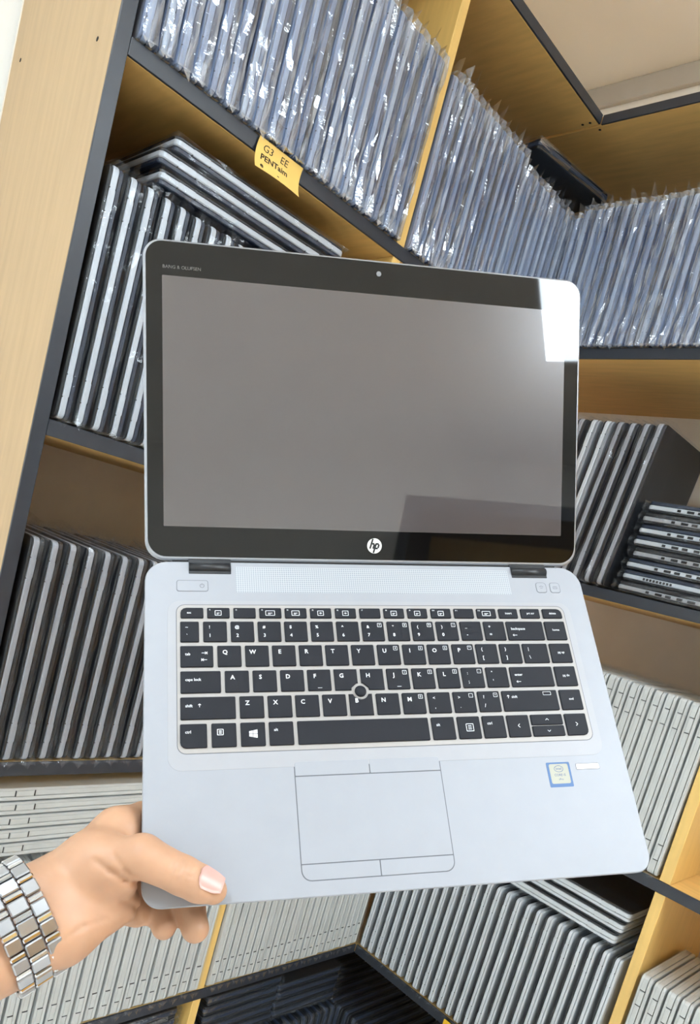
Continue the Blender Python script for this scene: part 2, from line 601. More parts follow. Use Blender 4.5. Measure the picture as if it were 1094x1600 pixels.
laptop_type('pewter', 'silver_p', 'navy', 'black', amp=.0042)
laptop_type('graphite', 'silver_dim', 'black', 'black', amp=.0065, bag='bag_c')
laptop_type('bright', 'silver', 'silver_dim', 'black', amp=.0045)
laptop_type('slate0', 'slate', 'slate_d', 'slate_c', amp=.0060, bag='bag_h', fin=.026)
laptop_type('slate1', 'slate_b', 'slate_d', 'slate', amp=.0052, bag='bag_h', fin=.022)
laptop_type('slate2', 'slate_c', 'navy', 'slate_c', amp=.0064, bag='bag_h', fin=.026)
laptop_type('slate3', 'slate_b', 'slate_c', 'slate_d', amp=.0050, bag='bag_h', fin=.020)
laptop_type('silver', 'silver_warm', 'silver_warm', 'silver_warm', spine_two=True, bev=.0003, amp=.0018, bag='bag', fin=.008)
laptop_type('twin', 'silver', 'silver', 'black', spine_two=True, amp=.0022, bag='bag', fin=.012)
laptop_type('ink', 'navy_l', 'black', 'black', amp=.0032, bag='bag', fin=.014, hinges=False)

cnt = [0]


def laptop(key, mtx, label, group, name='bagged_laptop', bag=True, extra=None):
    t = empty(name)
    t.matrix_world = mtx
    tag(t, label, 'laptop', group)
    cnt[0] += 1
    if key.startswith('slate'):
        key = 'slate%d' % random.choice((0, 0, 1, 2, 3))
    for nm, ms, mm in TYPES[key]:
        if nm == 'plastic_sleeve' and not bag:
            continue
        o = bpy.data.objects.new(nm, ms[cnt[0] * 3 % len(ms)])
        COL.objects.link(o)
        o.parent = t
    return t


def T(x, y, z):
    return Matrix.Translation((x, y, z))


def Rz(a):
    return Matrix.Rotation(math.radians(a), 4, 'Z')


def Rx(a):
    return Matrix.Rotation(math.radians(a), 4, 'X')


def Ry(a):
    return Matrix.Rotation(math.radians(a), 4, 'Y')


def stand_back(key, x, z, lean, label, group, y=-.004, sx=1.0, sz=1.0, **k):
    """standing on the left bookcase, spine to the room"""
    m = T(x, y + random.uniform(0, .003), z + .0040) @ Ry(lean) @ Matrix.Diagonal((sx, 1, sz, 1))
    return laptop(key, m, label, group, **k)


def stand_right(key, y, z, lean, label, group, x=-.004, sx=1.0, sz=1.0, **k):
    m = T(x + random.uniform(0, .003), y, z + .0040) @ Rz(-90) @ Ry(lean) @ Matrix.Diagonal((sx, 1, sz, 1))
    return laptop(key, m, label, group, **k)


ORD = ('first second third fourth fifth sixth seventh eighth ninth tenth eleventh twelfth thirteenth fourteenth fifteenth '
       'sixteenth seventeenth eighteenth nineteenth twentieth').split()


def fill(fn, key, a, b, n, z, lean, label, group, near=None, far=None, sxm=1.0, sz=1.0, dip=None):
    """a row of n; near/far = (how many to count, phrase) counted from either end of the row"""
    st = (b - a) / max(1, n - 1)
    sx = min(1.0, abs(st) / (LT + .0038)) * sxm
    for i in range(n):
        lb = label
        if near and i < near[0]:
            lb = ORD[i] + ' ' + near[1]
        elif far and n - 1 - i < far[0]:
            lb = ORD[n - 1 - i] + ' ' + far[1]
        h = sz * (dip(a + st * i) if dip else 1.0) * random.uniform(.992, 1.0)
        fn(key if isinstance(key, str) else key[i % len(key)], a + st * i, z, lean + random.uniform(-.1, .1), lb, group, sx=sx, sz=h)


# left bookcase, top row (blue-grey, thick plastic)
fill(stand_back, 'slate', -.9175, -.4600, 20, S1, 0, 'blue-grey laptop in crinkled plastic on the shelf above the yellow note', 'blue-grey laptops above the note', sz=.91,
     near=(10, 'blue-grey bagged laptop from the charcoal upright, on the shelf above the note'), far=(10, 'blue-grey bagged laptop left of the maple divider, on the shelf above the note'))
fill(stand_back, 'slate', -.4150, -.0160, 20, S1, 0, 'blue-grey bagged laptop between the maple divider and the bookcase corner, top row', 'blue-grey laptops in the corner bay', sz=.90,
     near=(10, 'blue-grey bagged laptop right of the maple divider, top row of the corner bay'), far=(10, 'blue-grey bagged laptop counted left from the bookcase corner, top row'),
     dip=lambda x: .94 if x > -.2 else 1.0)
# left bookcase, second row
fill(stand_back, 'pewter', -.9205, -.4660, 20, S2, .5, 'silver-spined bagged laptop standing below the yellow note, near the maple divider', 'silver-spined laptops below the note',
     near=(14, 'silver-spined bagged laptop from the charcoal upright, on the shelf below the note'))
# left bookcase, third row
fill(stand_back, 'graphite', -.9200, -.4680, 19, S3, .7, 'dark grey-spined bagged laptop behind the open laptop, shelf above the flat silver stack', 'dark laptops on the third shelf',
     near=(9, 'dark grey-spined bagged laptop from the upright, shelf above the flat silver stack'))
# left bookcase, fourth row: silver
fill(stand_back, 'silver', -.9200, -.4590, 21, S4, 0, 'plain silver laptop standing behind the hand and wrist, under the flat silver stack', 'silver laptops under the flat stack',
     far=(14, 'plain silver laptop left of the thin maple divider, under the flat silver stack'))
fill(stand_back, 'silver', -.4170, -.0150, 23, S4, 0, 'plain silver laptop between the thin maple divider and the corner, above navy stacks', 'silver laptops in the lower corner bay',
     near=(11, 'plain silver laptop right of the thin maple divider, above the navy stacks'), far=(11, 'plain silver laptop left of the bookcase corner, above the navy stacks'))

# right bookcase, top row
fill(stand_right, 'slate', .0200, -.5350, 28, S1, -.8, 'blue-grey bagged laptop far from the corner, top row along the right-hand wall', 'blue-grey laptops on the right wall', sz=.89,
     near=(20, 'blue-grey bagged laptop from the corner along the right-hand wall, top row'), dip=lambda y: .95 if y > -.04 else 1.0)
# right bookcase, second row: leaning
fill(stand_right, ['graphite'] * 4 + ['bright'] * 2 + ['graphite'] * 4, -.0600, -.2900, 10, S2 + .0015, 4.2, 'dark laptop leaning in the row beside the flat stack, behind the open laptop', 'leaning laptops beside the flat stack',
     far=(7, 'dark laptop counted from the flat stack with ports, leaning in its row'))
# right bookcase, third row: silver
fill(stand_right, 'silver', -.1400, -.5370, 20, S3, .6, 'plain silver laptop behind the open laptop, shelf under the flat stack with ports', 'silver laptops on the right bookcase',
     far=(11, 'plain silver laptop from the maple divider, shelf under the flat stack with ports'))
# right bookcase, fourth row
fill(stand_right, 'twin', -.0160, -.5300, 24, S4, .8, 'black laptop with twin silver edges standing near the corner, above the yellow tag row', 'twin-edged laptops', sxm=.74,
     near=(8, 'twin-edged black laptop from the bookcase corner, shelf above the yellow tag'), far=(16, 'twin-edged black laptop from the lower maple divider, shelf above the yellow tag'))
# right bookcase, beyond the divider
fill(stand_right, 'silver', -.5860, -.7200, 7, S4, 0, 'silver laptop with pale top edge in the bay beyond the maple divider', 'silver laptops beyond the divider',
     near=(7, 'pale-topped silver laptop from the maple divider, in the bay beyond it'))
# bottom rows, dark
fill(stand_back, 'ink', -.4150, -.0150, 18, S5, 0, 'black bagged laptop standing under the flat navy stacks, lowest row', 'black laptops on the lowest shelf')
fill(stand_right, 'ink', .3300, -.4150, 32, S5, 0, 'black bagged laptop standing on the lowest shelf below the yellow tag', 'black laptops below the yellow tag')
fill(stand_back, 'ink', -.9150, -.4600, 20, S5, 0, 'black bagged laptop on the lowest shelf left of the maple divider', 'black laptops left of the divider')

# laptops lying flat: thickness up, long edge along the shelf
LAY_BACK = Ry(90)                      # local z -> world x, local x -> -world z
for i, (x, z, dx, lab) in enumerate(((-.862, S2 + .3265, 0, 'lowest of three flat bagged laptops lying on the standing row by the note'),
                                     (-.868, S2 + .3490, 0, 'middle of three flat bagged laptops lying on the standing row by the note'),
                                     (-.852, S2 + .3715, 0, 'topmost of three flat bagged laptops, lying just under the yellow note'))):
    m = T(x, .006, z) @ Rz(-.5 * i) @ LAY_BACK
    laptop('pewter', m, lab, 'three flat laptops under the note')
for i in range(5):
    m = T(-.893 + .004 * (i % 2), .010, S4 + .318 + .0095 + i * .0212) @ Ry(90)
    lab = ('lowest', 'second lowest', 'middle', 'second highest', 'topmost')[i]
    laptop('silver', m, lab + ' of the flat silver laptops stacked behind the hand', 'flat silver laptops behind the hand')
# three tilted ones on the right bookcase, long edge along the wall
LAY_RIGHT = Rz(-90) @ Ry(90)
for i in range(3):
    m = T(.008 + .004 * i, -.214 - .004 * i, S4 + .329 + i * .0225) @ LAY_RIGHT
    lab = ('lowest', 'middle', 'topmost')[i]
    laptop('twin', m, lab + ' of three flat silver-edged laptops lying on the twin-edged row', 'three flat laptops on the twin-edged row')
# navy stacks in the lowest left row (short side to the room)
SIDE_BACK = Rz(90) @ Ry(90)
for s, x in enumerate((-.205, -.010)):
    for i in range(5 if s == 0 else 4):
        m = T(x - (.004 * (i % 2)), .012, S5 + .318 + .010 + i * .0215) @ Matrix.Diagonal((.9, .9, 1, 1)) @ Rz(90) @ Ry(90)
        laptop('ink', m, ORD[(4 if s == 0 else 3) - i] + ' navy laptop from the top of the flat stack ' + ('beside the lower maple divider', 'close to the bookcase corner')[s],
               ('flat navy stack by the divider', 'flat navy stack by the corner')[s])
for i in range(5):
    m = T(-.468, .012, S5 + .318 + .010 + i * .0215) @ Matrix.Diagonal((.9, .9, 1, 1)) @ Rz(90) @ Ry(90)
    laptop('ink', m, ORD[4 - i] + ' black laptop from the top of the flat stack left of the divider', 'flat black stack left of the divider')
# the stack with ports on the right bookcase (short side to the room)
port_me = boxm('port', -.0042, .0012, -.006, .006, -.0008, .0008, 0)
port_me.materials.append(M['hole'])
for i in range(8):
    yl = (-.3205, -.3215, -.3225, -.3270, -.3220, -.3240, -.3250, -.3280)[i]
    t = laptop('pewter' if i % 3 else 'graphite', T(.010 + .002 * (i % 2), yl - .0, S2 + .0130 + i * .0213) @ Rz(0) @ Ry(90) @ Rz(180) @ Rx(0), '', None)
    lab = ('lowest', 'second', 'third', 'fourth', 'fifth', 'sixth', 'seventh', 'topmost')[i]
    if i in (1, 2, 3, 4, 5, 6):
        lab += ' from the bottom'
    tag(t, lab + ' of the flat laptops showing ports, right bookcase', 'laptop', 'flat laptops showing ports')
    for yp, wd in ((.055, .5), (.075, 1), (.092, .8), (.112, .8), (.132, 1.1)) if i != 1 else tuple((.04 + .006 * q, .3) for q in range(9)):
        o = bpy.data.objects.new('port', port_me)
        COL.objects.link(o)
        o.parent = t
        o.matrix_local = T(-.0015, yp, -.0002) @ Matrix.Rotation(math.pi / 2, 4, 'Y') @ Matrix.Diagonal((.4, wd, 2.6, 1))
# the black laptop lying across the corner on top of both top rows
laptop('ink', T(.041, -.040, S1 + .3105) @ Rz(-10) @ Rz(90) @ Ry(90), 'black bagged laptop lying flat across the bookcase corner on the top rows', None)

# ------------------------------------------------------------------ note and tag on shelf edges
nt_e = empty('sticky_note', (-.702, -.002, S1 - .03))
tag(nt_e, 'curled yellow note with black handwriting stuck to a charcoal shelf edge', 'note')
NW, NH = .079, .047


def note_pt(u, v, lift=0.0):
    x = -.040 + u * NW - .010 * v
    y = -.0012 - .020 * v * v - .004 * math.sin(u * 3.0) * v - lift
    return (x, y, .029 - v * NH)


V, F = [], []
nu, nv = 10, 8
for s in (0, .0003):
    for j in range(nv + 1):
        for i in range(nu + 1):
            V.append(note_pt(i / nu, j / nv, s))
g = (nu + 1) * (nv + 1)
for j in range(nv):
    for i in range(nu):
        a = j * (nu + 1) + i
        F.append((a, a + nu + 1, a + nu + 2, a + 1))
        F.append((g + a, g + a + 1, g + a + nu + 2, g + a + nu + 1))
link('paper', pmesh('paper', V, F, True), M['note'], nt_e)
for body, u, v, sz, off in (('G3   EE', .12, .24, .0145, 0), ('PENTaim', .10, .55, .0125, .0003), ('e', .10, .84, .011, .0003), ('-', .46, .84, .011, .0003)):
    src = text_mesh(body, sz, off, .05, 'LEFT')
    me = src.copy()
    for vert in me.vertices:
        vert.co = note_pt(u + vert.co.x / NW, v - vert.co.y / NH, .0006)
    link('handwriting', me, M['ink'], nt_e)

ct = empty('shelf_tag', (-.004, -.275, S4 - .012))
tag(ct, 'yellow plastic tag clipped on the charcoal shelf edge under twin-edged laptops', 'tag')
o = link('tag_plate', boxm('tag_plate', -.003, .0, -.030, .012, -.014, .010, .001), M['clip'], ct)
for k, y in enumerate((-.020, -.004)):
    link('slot', boxm('slot', -.0036, -.0025, y - .004, y + .004, -.004, .003, .0003), M['hole'], ct)

# ------------------------------------------------------------------ the open laptop in the hand
LR = Matrix(((0.8261, 0.1282, -0.5488, -0.8904), (-0.511, 0.5811, -0.6334, -0.5411), (0.2377, 0.8037, 0.5455, -0.0035), (0, 0, 0, 1)))
q = LR.to_quaternion()
LAP = Matrix.Translation(LR.translation) @ q.to_matrix().to_4x4()
A = math.radians(26.356)
lap = empty('open_laptop')
lap.matrix_world = LAP
tag(lap, 'open silver laptop with black screen bezel and dark keyboard held in a hand', 'laptop')


def mm(*v):
    return [x / 1000 for x in v]


def P(name, pts, z0, z1, m, parent=None, bev=0.0):
    return link(name, prism(name, [(a / 1000, b / 1000) for a, b in pts], z0 / 1000, z1 / 1000, bev / 1000), m, parent or lap)


BW, BD = 169, 235.0
P('base_bottom', rr(-BW + 1.2, BW - 1.2, -BD + 1.2, -1, (11, 11, 14, 14), 8), -14.5, -2.6, M['hp_silver'], None, -1.5)
P('base_seam', rr(-BW + .5, BW - .5, -BD + .5, -.5, (11, 11, 14, 14), 8), -2.7, -2.1, M['seam'])
base = P('base_top', rr(-BW, BW, -BD, 0, (12, 12, 16, 16), 10), -2.2, 0, M['hp_silver'], None, .7)
P('keyboard_deck', rr(-153.4, 153.4, -153.2, -31.8, 9, 6), 0, .12, M['hp_deck'], None, .06)
P('key_tray_seam', rr(-147.6, 148.2, -142.4, -34.6, 6, 5), .1, .16, M['seam'])
P('key_tray', rr(-147.1, 147.7, -141.9, -35.1, 5.6, 5), .1, .3, M['hp_frame'])
P('speaker_grille', rr(-105, 107.5, -24.8, -3.8, .6, 2), 0, .08, M['grille'])
for x0, x1 in ((-138.4, -108.2), (110.8, 140.6)):
    h = P('hinge', rr(x0, x1, -10, 3, .4, 2), -1, .15, M['black'])
    # barrel
    bm = bmesh.new()
    bmesh.ops.create_cone(bm, cap_ends=True, segments=20, radius1=.0036, radius2=.0036, depth=(x1 - x0 - .6) / 1000, matrix=Matrix.Translation(((x0 + x1) / 2000, -.0045, -.0012)) @ Matrix.Rotation(math.pi / 2, 4, 'Y'))
    me = bpy.data.meshes.new('barrel')
    bm.to_mesh(me)
    bm.free()
    me.polygons.foreach_set('use_smooth', [True] * len(me.polygons))
    link('barrel', me, M['black'], h)


def button(name, x0, x1, y0, y1, r=1.5):
    P(name + '_seam', rr(x0 - .35, x1 + .35, y0 - .35, y1 + .35, r + .3, 4), 0, .06, M['seam'])
    return P(name, rr(x0, x1, y0, y1, r, 4), 0, .3, M['hp_silver'], None, .2)


def label_on(parent, body, x, y, z, size, m, off=0.00004, align='CENTER', name='legend', shear=0):
    me = text_mesh(body, size / 1000, off, shear, align).copy()
    o = link(name, me, m, parent)
    o.location = (x / 1000, y / 1000, z / 1000)
    return o


def strokes(parent, segs, wdt, z, m, name='legend', x=0, y=0):
    V, F = [], []
    for (a, b, c, d) in segs:
        u = Vector((c - a, d - b))
        n = Vector((-u.y, u.x)).normalized() * wdt / 2
        k = len(V)
        V += [(a + n.x, b + n.y, 0), (a - n.x, b - n.y, 0), (c - n.x, d - n.y, 0), (c + n.x, d + n.y, 0)]
        F.append((k, k + 1, k + 2, k + 3))
    V = [((v[0] + x) / 1000, (v[1] + y) / 1000, z / 1000) for v in V]
    return link(name, pmesh(name, V, F), m, parent)


def rect_segs(x0, x1, y0, y1):
    return [(x0, y0, x1, y0), (x1, y0, x1, y1), (x1, y1, x0, y1), (x0, y1, x0, y0)]


pb = button('power_button', -146.8, -125.2, -24, -15.6)
ring = [(1.5 * math.cos(math.radians(a)), 1.5 * math.sin(math.radians(a)), 1.5 * math.cos(math.radians(a + 40)), 1.5 * math.sin(math.radians(a + 40))) for a in range(110, 430, 40)]
strokes(pb, ring + [(0, .3, 0, 2)], .35, .34, M['seam'], 'power_symbol', -129.2, -19.8)
for x0 in (129.6, 141.2):
    b_ = button('hot_key', x0, x0 + 8.2, -22.8, -14.4, 2)
    strokes(b_, [(-1.8, .6, 0, 1.4), (0, 1.4, 1.8, .6), (-1, -.4, 1, -.4)] if x0 < 135 else rect_segs(-1.6, 1.6, -.9, .9) + [(-.6, .2, .6, .2)], .35, .34, M['seam'], 'symbol', x0 + 4.1, -18.6)

# touchpad and its four buttons
P('touchpad_seam', rr(-72.4, 28.6, -225.6, -149.4, (6.5, 6.5, 2.5, 2.5), 6), 0, .05, M['seam'])
P('touchpad', rr(-71.8, 28.0, -214.9, -160.0, .3, 2), 0, .16, M['hp_silver'])
for x0, x1, y0, y1, r in ((-71.8, -21.7, -159.3, -150.0, (.3, .3, .3, 2)), (-21.0, 28.0, -159.3, -150.0, (.3, .3, 2, .3)),
                          (-71.8, -21.7, -225.0, -215.6, (6, .3, .3, .3)), (-21.0, 28.0, -225.0, -215.6, (.3, 6, .3, .3))):
    P('click_button', rr(x0, x1, y0, y1, r, 6), 0, .22, M['hp_silver'], None, .1)
# sticker and reader bar
st = P('sticker', rr(106.4, 124.2, -175.0, -157.5, .8, 3), 0, .12, M['stk_blue'])
P('sticker_face', rr(108.2, 122.6, -172.6, -158.7, 1.2, 3), .12, .16, M['stk_cream'], st)
el = [(3.4 * math.cos(a), 2.2 * math.sin(a), 3.4 * math.cos(a + .35), 2.2 * math.sin(a + .35)) for a in [k * .35 for k in range(18)]]
strokes(st, el, .35, .2, M['stk_ink'], 'logo_ring', 115.2, -162.2)
label_on(st, 'intel', 115.2, -162.1, .2, 2.6, M['stk_ink'], .00002, name='lettering')
label_on(st, 'CORE i5', 115.4, -166.6, .2, 2.4, M['stk_ink'], .00002, name='lettering')
label_on(st, 'vPro', 115.6, -169.6, .2, 1.9, M['stk_ink'], .00002, name='lettering')
P('reader_seam', rr(128.7, 147.1, -163.4, -158.9, 1, 3), 0, .05, M['seam'])
P('fingerprint_reader', rr(129.1, 146.8, -163.1, -159.2, .8, 3), 0, .25, M['led'], None, .15)

# keys: one row each = (bottom, top, [(left, right, main legend, kind)])
KR = [
    ('F', -45.6, -37.7, [(-144.5, -128.8, 'esc'), (-126.2, -110.5, '@phone'), (-107.8, -92.1, ''), (-89.5, -73.7, '@wide'), (-71.2, -55.4, '@screen'), (-52.8, -37.2, '@sq'),
                         (-34.4, -18.8, '@sq'), (-16.1, -.4, ''), (2.2, 17.8, '@vol'), (20.4, 35.8, '@vol'), (38.7, 54.4, '@vol'), (57.0, 72.6, ''), (75.1, 90.6, '@wide'),
                         (93.0, 108.3, 'insert'), (111.1, 126.6, 'prt scr'), (129.2, 145.2, 'delete')]),
    ('N', -63.8, -48.4, [(-144.8, -132.1, '~|`'), (-129.2, -112.9, '!|1'), (-110.2, -93.9, '@|2'), (-91.2, -74.8, '#|3'), (-72.3, -55.9, '$|4'), (-53.3, -36.9, '%|5'), (-34.5, -18.0, '^|6'),
                         (-15.6, .8, '&|7|7'), (3.4, 20.0, '*|8|8'), (22.2, 38.8, '(|9|9'), (41.1, 57.7, ')|0|/'), (60.0, 76.6, '_|-'), (78.7, 95.4, '+|='), (97.1, 126.8, 'backspace<'), (128.6, 145.4, 'home')]),
    ('T', -82.4, -66.8, [(-144.9, -122.8, 'tab>'), (-119.9, -103.6, 'Q'), (-100.9, -84.5, 'W'), (-82.0, -65.6, 'E'), (-63.1, -46.6, 'R'), (-44.2, -27.7, 'T'), (-25.3, -8.7, 'Y'), (-6.2, 10.5, 'U||4'),
                         (12.8, 29.5, 'I||5'), (31.6, 48.3, 'O||6'), (50.6, 67.3, 'P||*'), (69.3, 86.0, '{|['), (88.0, 104.7, '}|]'), (106.5, 126.6, '||\\'), (128.6, 145.4, 'pg up')]),
    ('C', -101.0, -85.4, [(-145.0, -118.2, 'caps lock'), (-115.4, -99.1, 'A'), (-96.5, -80.1, 'S'), (-77.5, -61.1, 'D'), (-58.7, -42.2, 'F_'), (-39.7, -23.2, 'G'), (-20.6, -4.1, 'H'), (-1.6, 14.9, 'J_|1'),
                          (17.2, 33.8, 'K||2'), (36.1, 52.7, 'L||3'), (54.8, 71.5, ':|;|-'), (73.7, 90.4, '"|\''), (92.5, 126.3, 'enter<'), (128.3, 145.2, 'pg dn')]),
    ('S', -119.4, -103.9, [(-145.2, -108.9, 'shift^'), (-106.2, -89.9, 'Z'), (-87.2, -70.8, 'X'), (-68.4, -51.9, 'C'), (-49.5, -32.9, 'V'), (-30.6, -14.0, 'B'), (-11.4, 5.2, 'N'), (7.6, 24.2, 'M||0'),
                           (26.4, 43.0, '<|,'), (45.3, 61.9, '>|.|.'), (64.0, 80.7, '?|/|+'), (82.8, 126.0, 'shift^R'), (128.1, 145.0, 'end')]),
    ('B', -138.6, -122.4, [(-145.5, -128.2, 'ctrl'), (-125.3, -109.1, '@fn'), (-106.3, -90.0, '@win'), (-87.4, -71.0, 'alt'), (-68.2, 24.0, ''), (26.4, 43.1, 'alt'), (45.4, 62.1, '@menu'),
                           (64.2, 80.9, 'ctrl'), (82.9, 99.6, '<c'), (101.4, 126.0, 'UD'), (128.0, 144.8, '>c')]),
]
KZ = 1.5
for rid, y0, y1, ks in KR:
    for n, (x0, x1, lg) in enumerate(ks):
        if lg == 'UD':
            ym = (y0 + y1) / 2
            for (a, b, sg) in ((ym + .35, y1, 1), (y0, ym - .35, -1)):
                k = P('key', rr(x0, x1, a, b, .7, 2), .2, KZ, M['key'], None, .35)
                cy = (a + b) / 2
                strokes(k, [(-1.2, -.5 * sg, 0, .6 * sg), (0, .6 * sg, 1.2, -.5 * sg)], .4, KZ + .04, M['legend'], x=(x0 + x1) / 2, y=cy)
            continue
        rad = [.8, .8, .8, .8]
        if rid == 'F' and n == 0:
            rad[3] = 4
        if rid == 'F' and n == 15:
            rad[2] = 4
        if rid == 'B' and n == 0:
            rad[0] = 4
        if rid == 'B' and n == len(ks) - 1:
            rad[1] = 4
        pts = rr(x0, x1, y0, y1, rad, 3)
        # the pointing stick bites a corner out of G, H and the top of B
        c = Vector((-21.9, -102.0))
        if lg in ('G', 'H'):
            sx = 1 if lg == 'G' else -1
            xe = x1 if lg == 'G' else x0
            bite = [(xe, y0 + 5.2), (xe - sx * .9, y0 + 5.2), (xe - sx * 4.8, y0 + 1.8), (xe - sx * 5.0, y0)]
            if lg == 'G':
                pts = [(x0, y0), bite[3], bite[2], bite[1], bite[0], (x1, y1), (x0, y1)]
            else:
                pts = [(x1, y0), (x1, y1), (x0, y1), bite[0], bite[1], bite[2], bite[3]]
        if lg == 'B':
            arc = [(c.x + 5.9 * math.cos(math.radians(a)), c.y + 5.9 * math.sin(math.radians(a))) for a in range(-20, -161, -14)]
            arc = [p for p in arc if p[1] < y1 - .05]
            pts = [(x0, y0), (x1, y0), (x1, y1)] + [(arc[0][0] + .6, y1)] + arc + [(arc[-1][0] - .6, y1), (x0, y1)]
        k = P('key', pts, .2, KZ, M['key'], None, .35)
        z = KZ + .04
        cx, cy = (x0 + x1) / 2, (y0 + y1) / 2
        W = M['legend']
        if rid == 'F':
            if n in range(1, 13):
                label_on(k, 'f%d' % n, x0 + 2.0, y1 - 1.8, z, 1.5, W, 0.00001)
            if lg.startswith('@'):
                hw = {'@wide': 3.2, '@screen': 2.7}.get(lg, 2.1)
                strokes(k, rect_segs(-hw, hw, -1.8, 1.8) + [(-hw * .5, 0, hw * .5, 0)] + ([(0, -.7, 0, .7)] if lg == '@sq' else [(-hw * .5, -.8, hw * .1, -.8)]), .4, z, W, x=cx - .2, y=cy - .2)
            elif lg:
                label_on(k, lg, cx + (-2 if lg == 'esc' else 0), cy, z, 2.3, W)
        elif lg == '@win':
            V = []
            F = []
            for (a, b) in ((0, 0), (1, 0), (0, 1), (1, 1)):
                s0 = len(V)
                xa, xb = (-2.6, -.25) if a == 0 else (.05, 2.9)

                def yy(x, y):
                    return y * (1 + .09 * x)
                ya, yb = (-2.3, -.15) if b == 0 else (.15, 2.3)
                V += [((cx + X) / 1000, (cy + .2 + yy(X, Y)) / 1000, z / 1000) for X, Y in ((xa, ya), (xb, ya), (xb, yb), (xa, yb))]
                F.append((s0, s0 + 1, s0 + 2, s0 + 3))
            link('legend', pmesh('legend', V, F), W, k)
        elif lg in ('@fn', '@menu'):
            s = 1.9 if lg == '@fn' else 2.6
            strokes(k, rect_segs(-s, s, -s, s) + [(-s * .5, s * .45, s * .5, s * .45), (-s * .5, 0, s * .5, 0), (-s * .5, -s * .45, s * .5, -s * .45)], .45, z, W, x=cx - (2.4 if lg == '@fn' else -.3), y=cy + (2 if lg == '@fn' else 0))
        elif lg in ('<c', '>c'):
            sg = -1 if lg == '<c' else 1
            strokes(k, [(-.7 * sg, 1.3, .7 * sg, 0), (.7 * sg, 0, -.7 * sg, -1.3)], .45, z, W, x=cx, y=cy + .2)
        elif lg and (len(lg) == 1 or lg[0].isalpha() and lg[1:2] in ('|', '_')):
            label_on(k, lg[0], x0 + 5.2, y1 - 5.0, z, 4.3, W, .0001)
            if '_' in lg:
                strokes(k, [(-1.5, 0, 1.5, 0)], .35, z, W, x=cx, y=y0 + 2)
            if lg[-2:-1] == '|':
                strokes(k, rect_segs(-1.4, 1.4, -1.4, 1.4), .3, z, W, x=x1 - 3.2, y=y1 - 3)
                label_on(k, lg[-1], x1 - 3.2, y1 - 3, z, 2.2, W, .00002)
        elif '|' in lg and rid in 'NTCS':
            parts = lg.split('|') if lg != '||\\' else ['|', '\\']
            label_on(k, parts[0], x0 + 4.4, y1 - 4.4, z, 3.2, W, .00006)
            label_on(k, parts[1], x0 + 4.6, y0 + 4.6, z, 3.6, W, .00006)
            if len(parts) > 2:
                strokes(k, rect_segs(-1.4, 1.4, -1.4, 1.4), .3, z, W, x=x1 - 3.2, y=y1 - 3)
                label_on(k, parts[2], x1 - 3.2, y1 - 3, z, 2.2, W, .00002)
        elif lg:
            word = lg.replace('<', '').replace('>', '').replace('^R', '').replace('^', '')
            right = rid != 'B' and x0 > 120
            if right:
                label_on(k, word, cx, cy + .5, z, 2.5, W, .00003)
            elif lg == 'shift^R':
                strokes(k, [(0, -1.2, 0, 1.2), (-.9, .3, 0, 1.2), (0, 1.2, .9, .3)], .4, z, W, x=x0 + 4.5, y=y1 - 4.6)
                label_on(k, word, x0 + 7, y1 - 4.8, z, 2.7, W, .00004, 'LEFT')
                strokes(k, rect_segs(-3, 3, -1.2, 1.2), .3, z, W, x=x1 - 8, y=y1 - 2.6)
            else:
                label_on(k, word, x0 + 3.2, y1 - (6.2 if rid != 'B' else 5.6), z, 2.8, W, .00004, 'LEFT')
            if lg.endswith('<'):
                strokes(k, [(-1.6, 0, 1.8, 0), (-1.6, 0, -.6, .8), (-1.6, 0, -.6, -.8)], .4, z, W, x=x0 + 5.4, y=y0 + 4)
            if lg.endswith('>'):
                for dy, sg in ((1.6, 1), (-3.4, -1)):
                    strokes(k, [(-1.8, 0, 1.8, 0), (1.6 * sg, 0, .4 * sg, .9), (1.6 * sg, 0, .4 * sg, -.9), (1.9 * sg, -1, 1.9 * sg, 1)], .4, z, W, x=x1 - 6, y=cy + dy + .8)
            if lg == 'shift^':
                strokes(k, [(0, -1.2, 0, 1.2), (-.9, .3, 0, 1.2), (0, 1.2, .9, .3)], .4, z, W, x=x0 + 12.5, y=y1 - 6.0)
# pointing stick
bm = bmesh.new()
bmesh.ops.create_uvsphere(bm, u_segments=20, v_segments=10, radius=.0042)
for v in bm.verts:
    v.co.z = v.co.z * .45 + .0012
    v.co += Vector((-.0219, -.1020, 0))
me = bpy.data.meshes.new('pointing_stick')
bm.to_mesh(me)
bm.free()
ps = link('pointing_stick', me, M['key'], lap)
P('stick_collar', [(-21.9 + 5.2 * math.cos(k * .3142), -102 + 5.2 * math.sin(k * .3142)) for k in range(20)], .25, .7, M['hp_frame'])

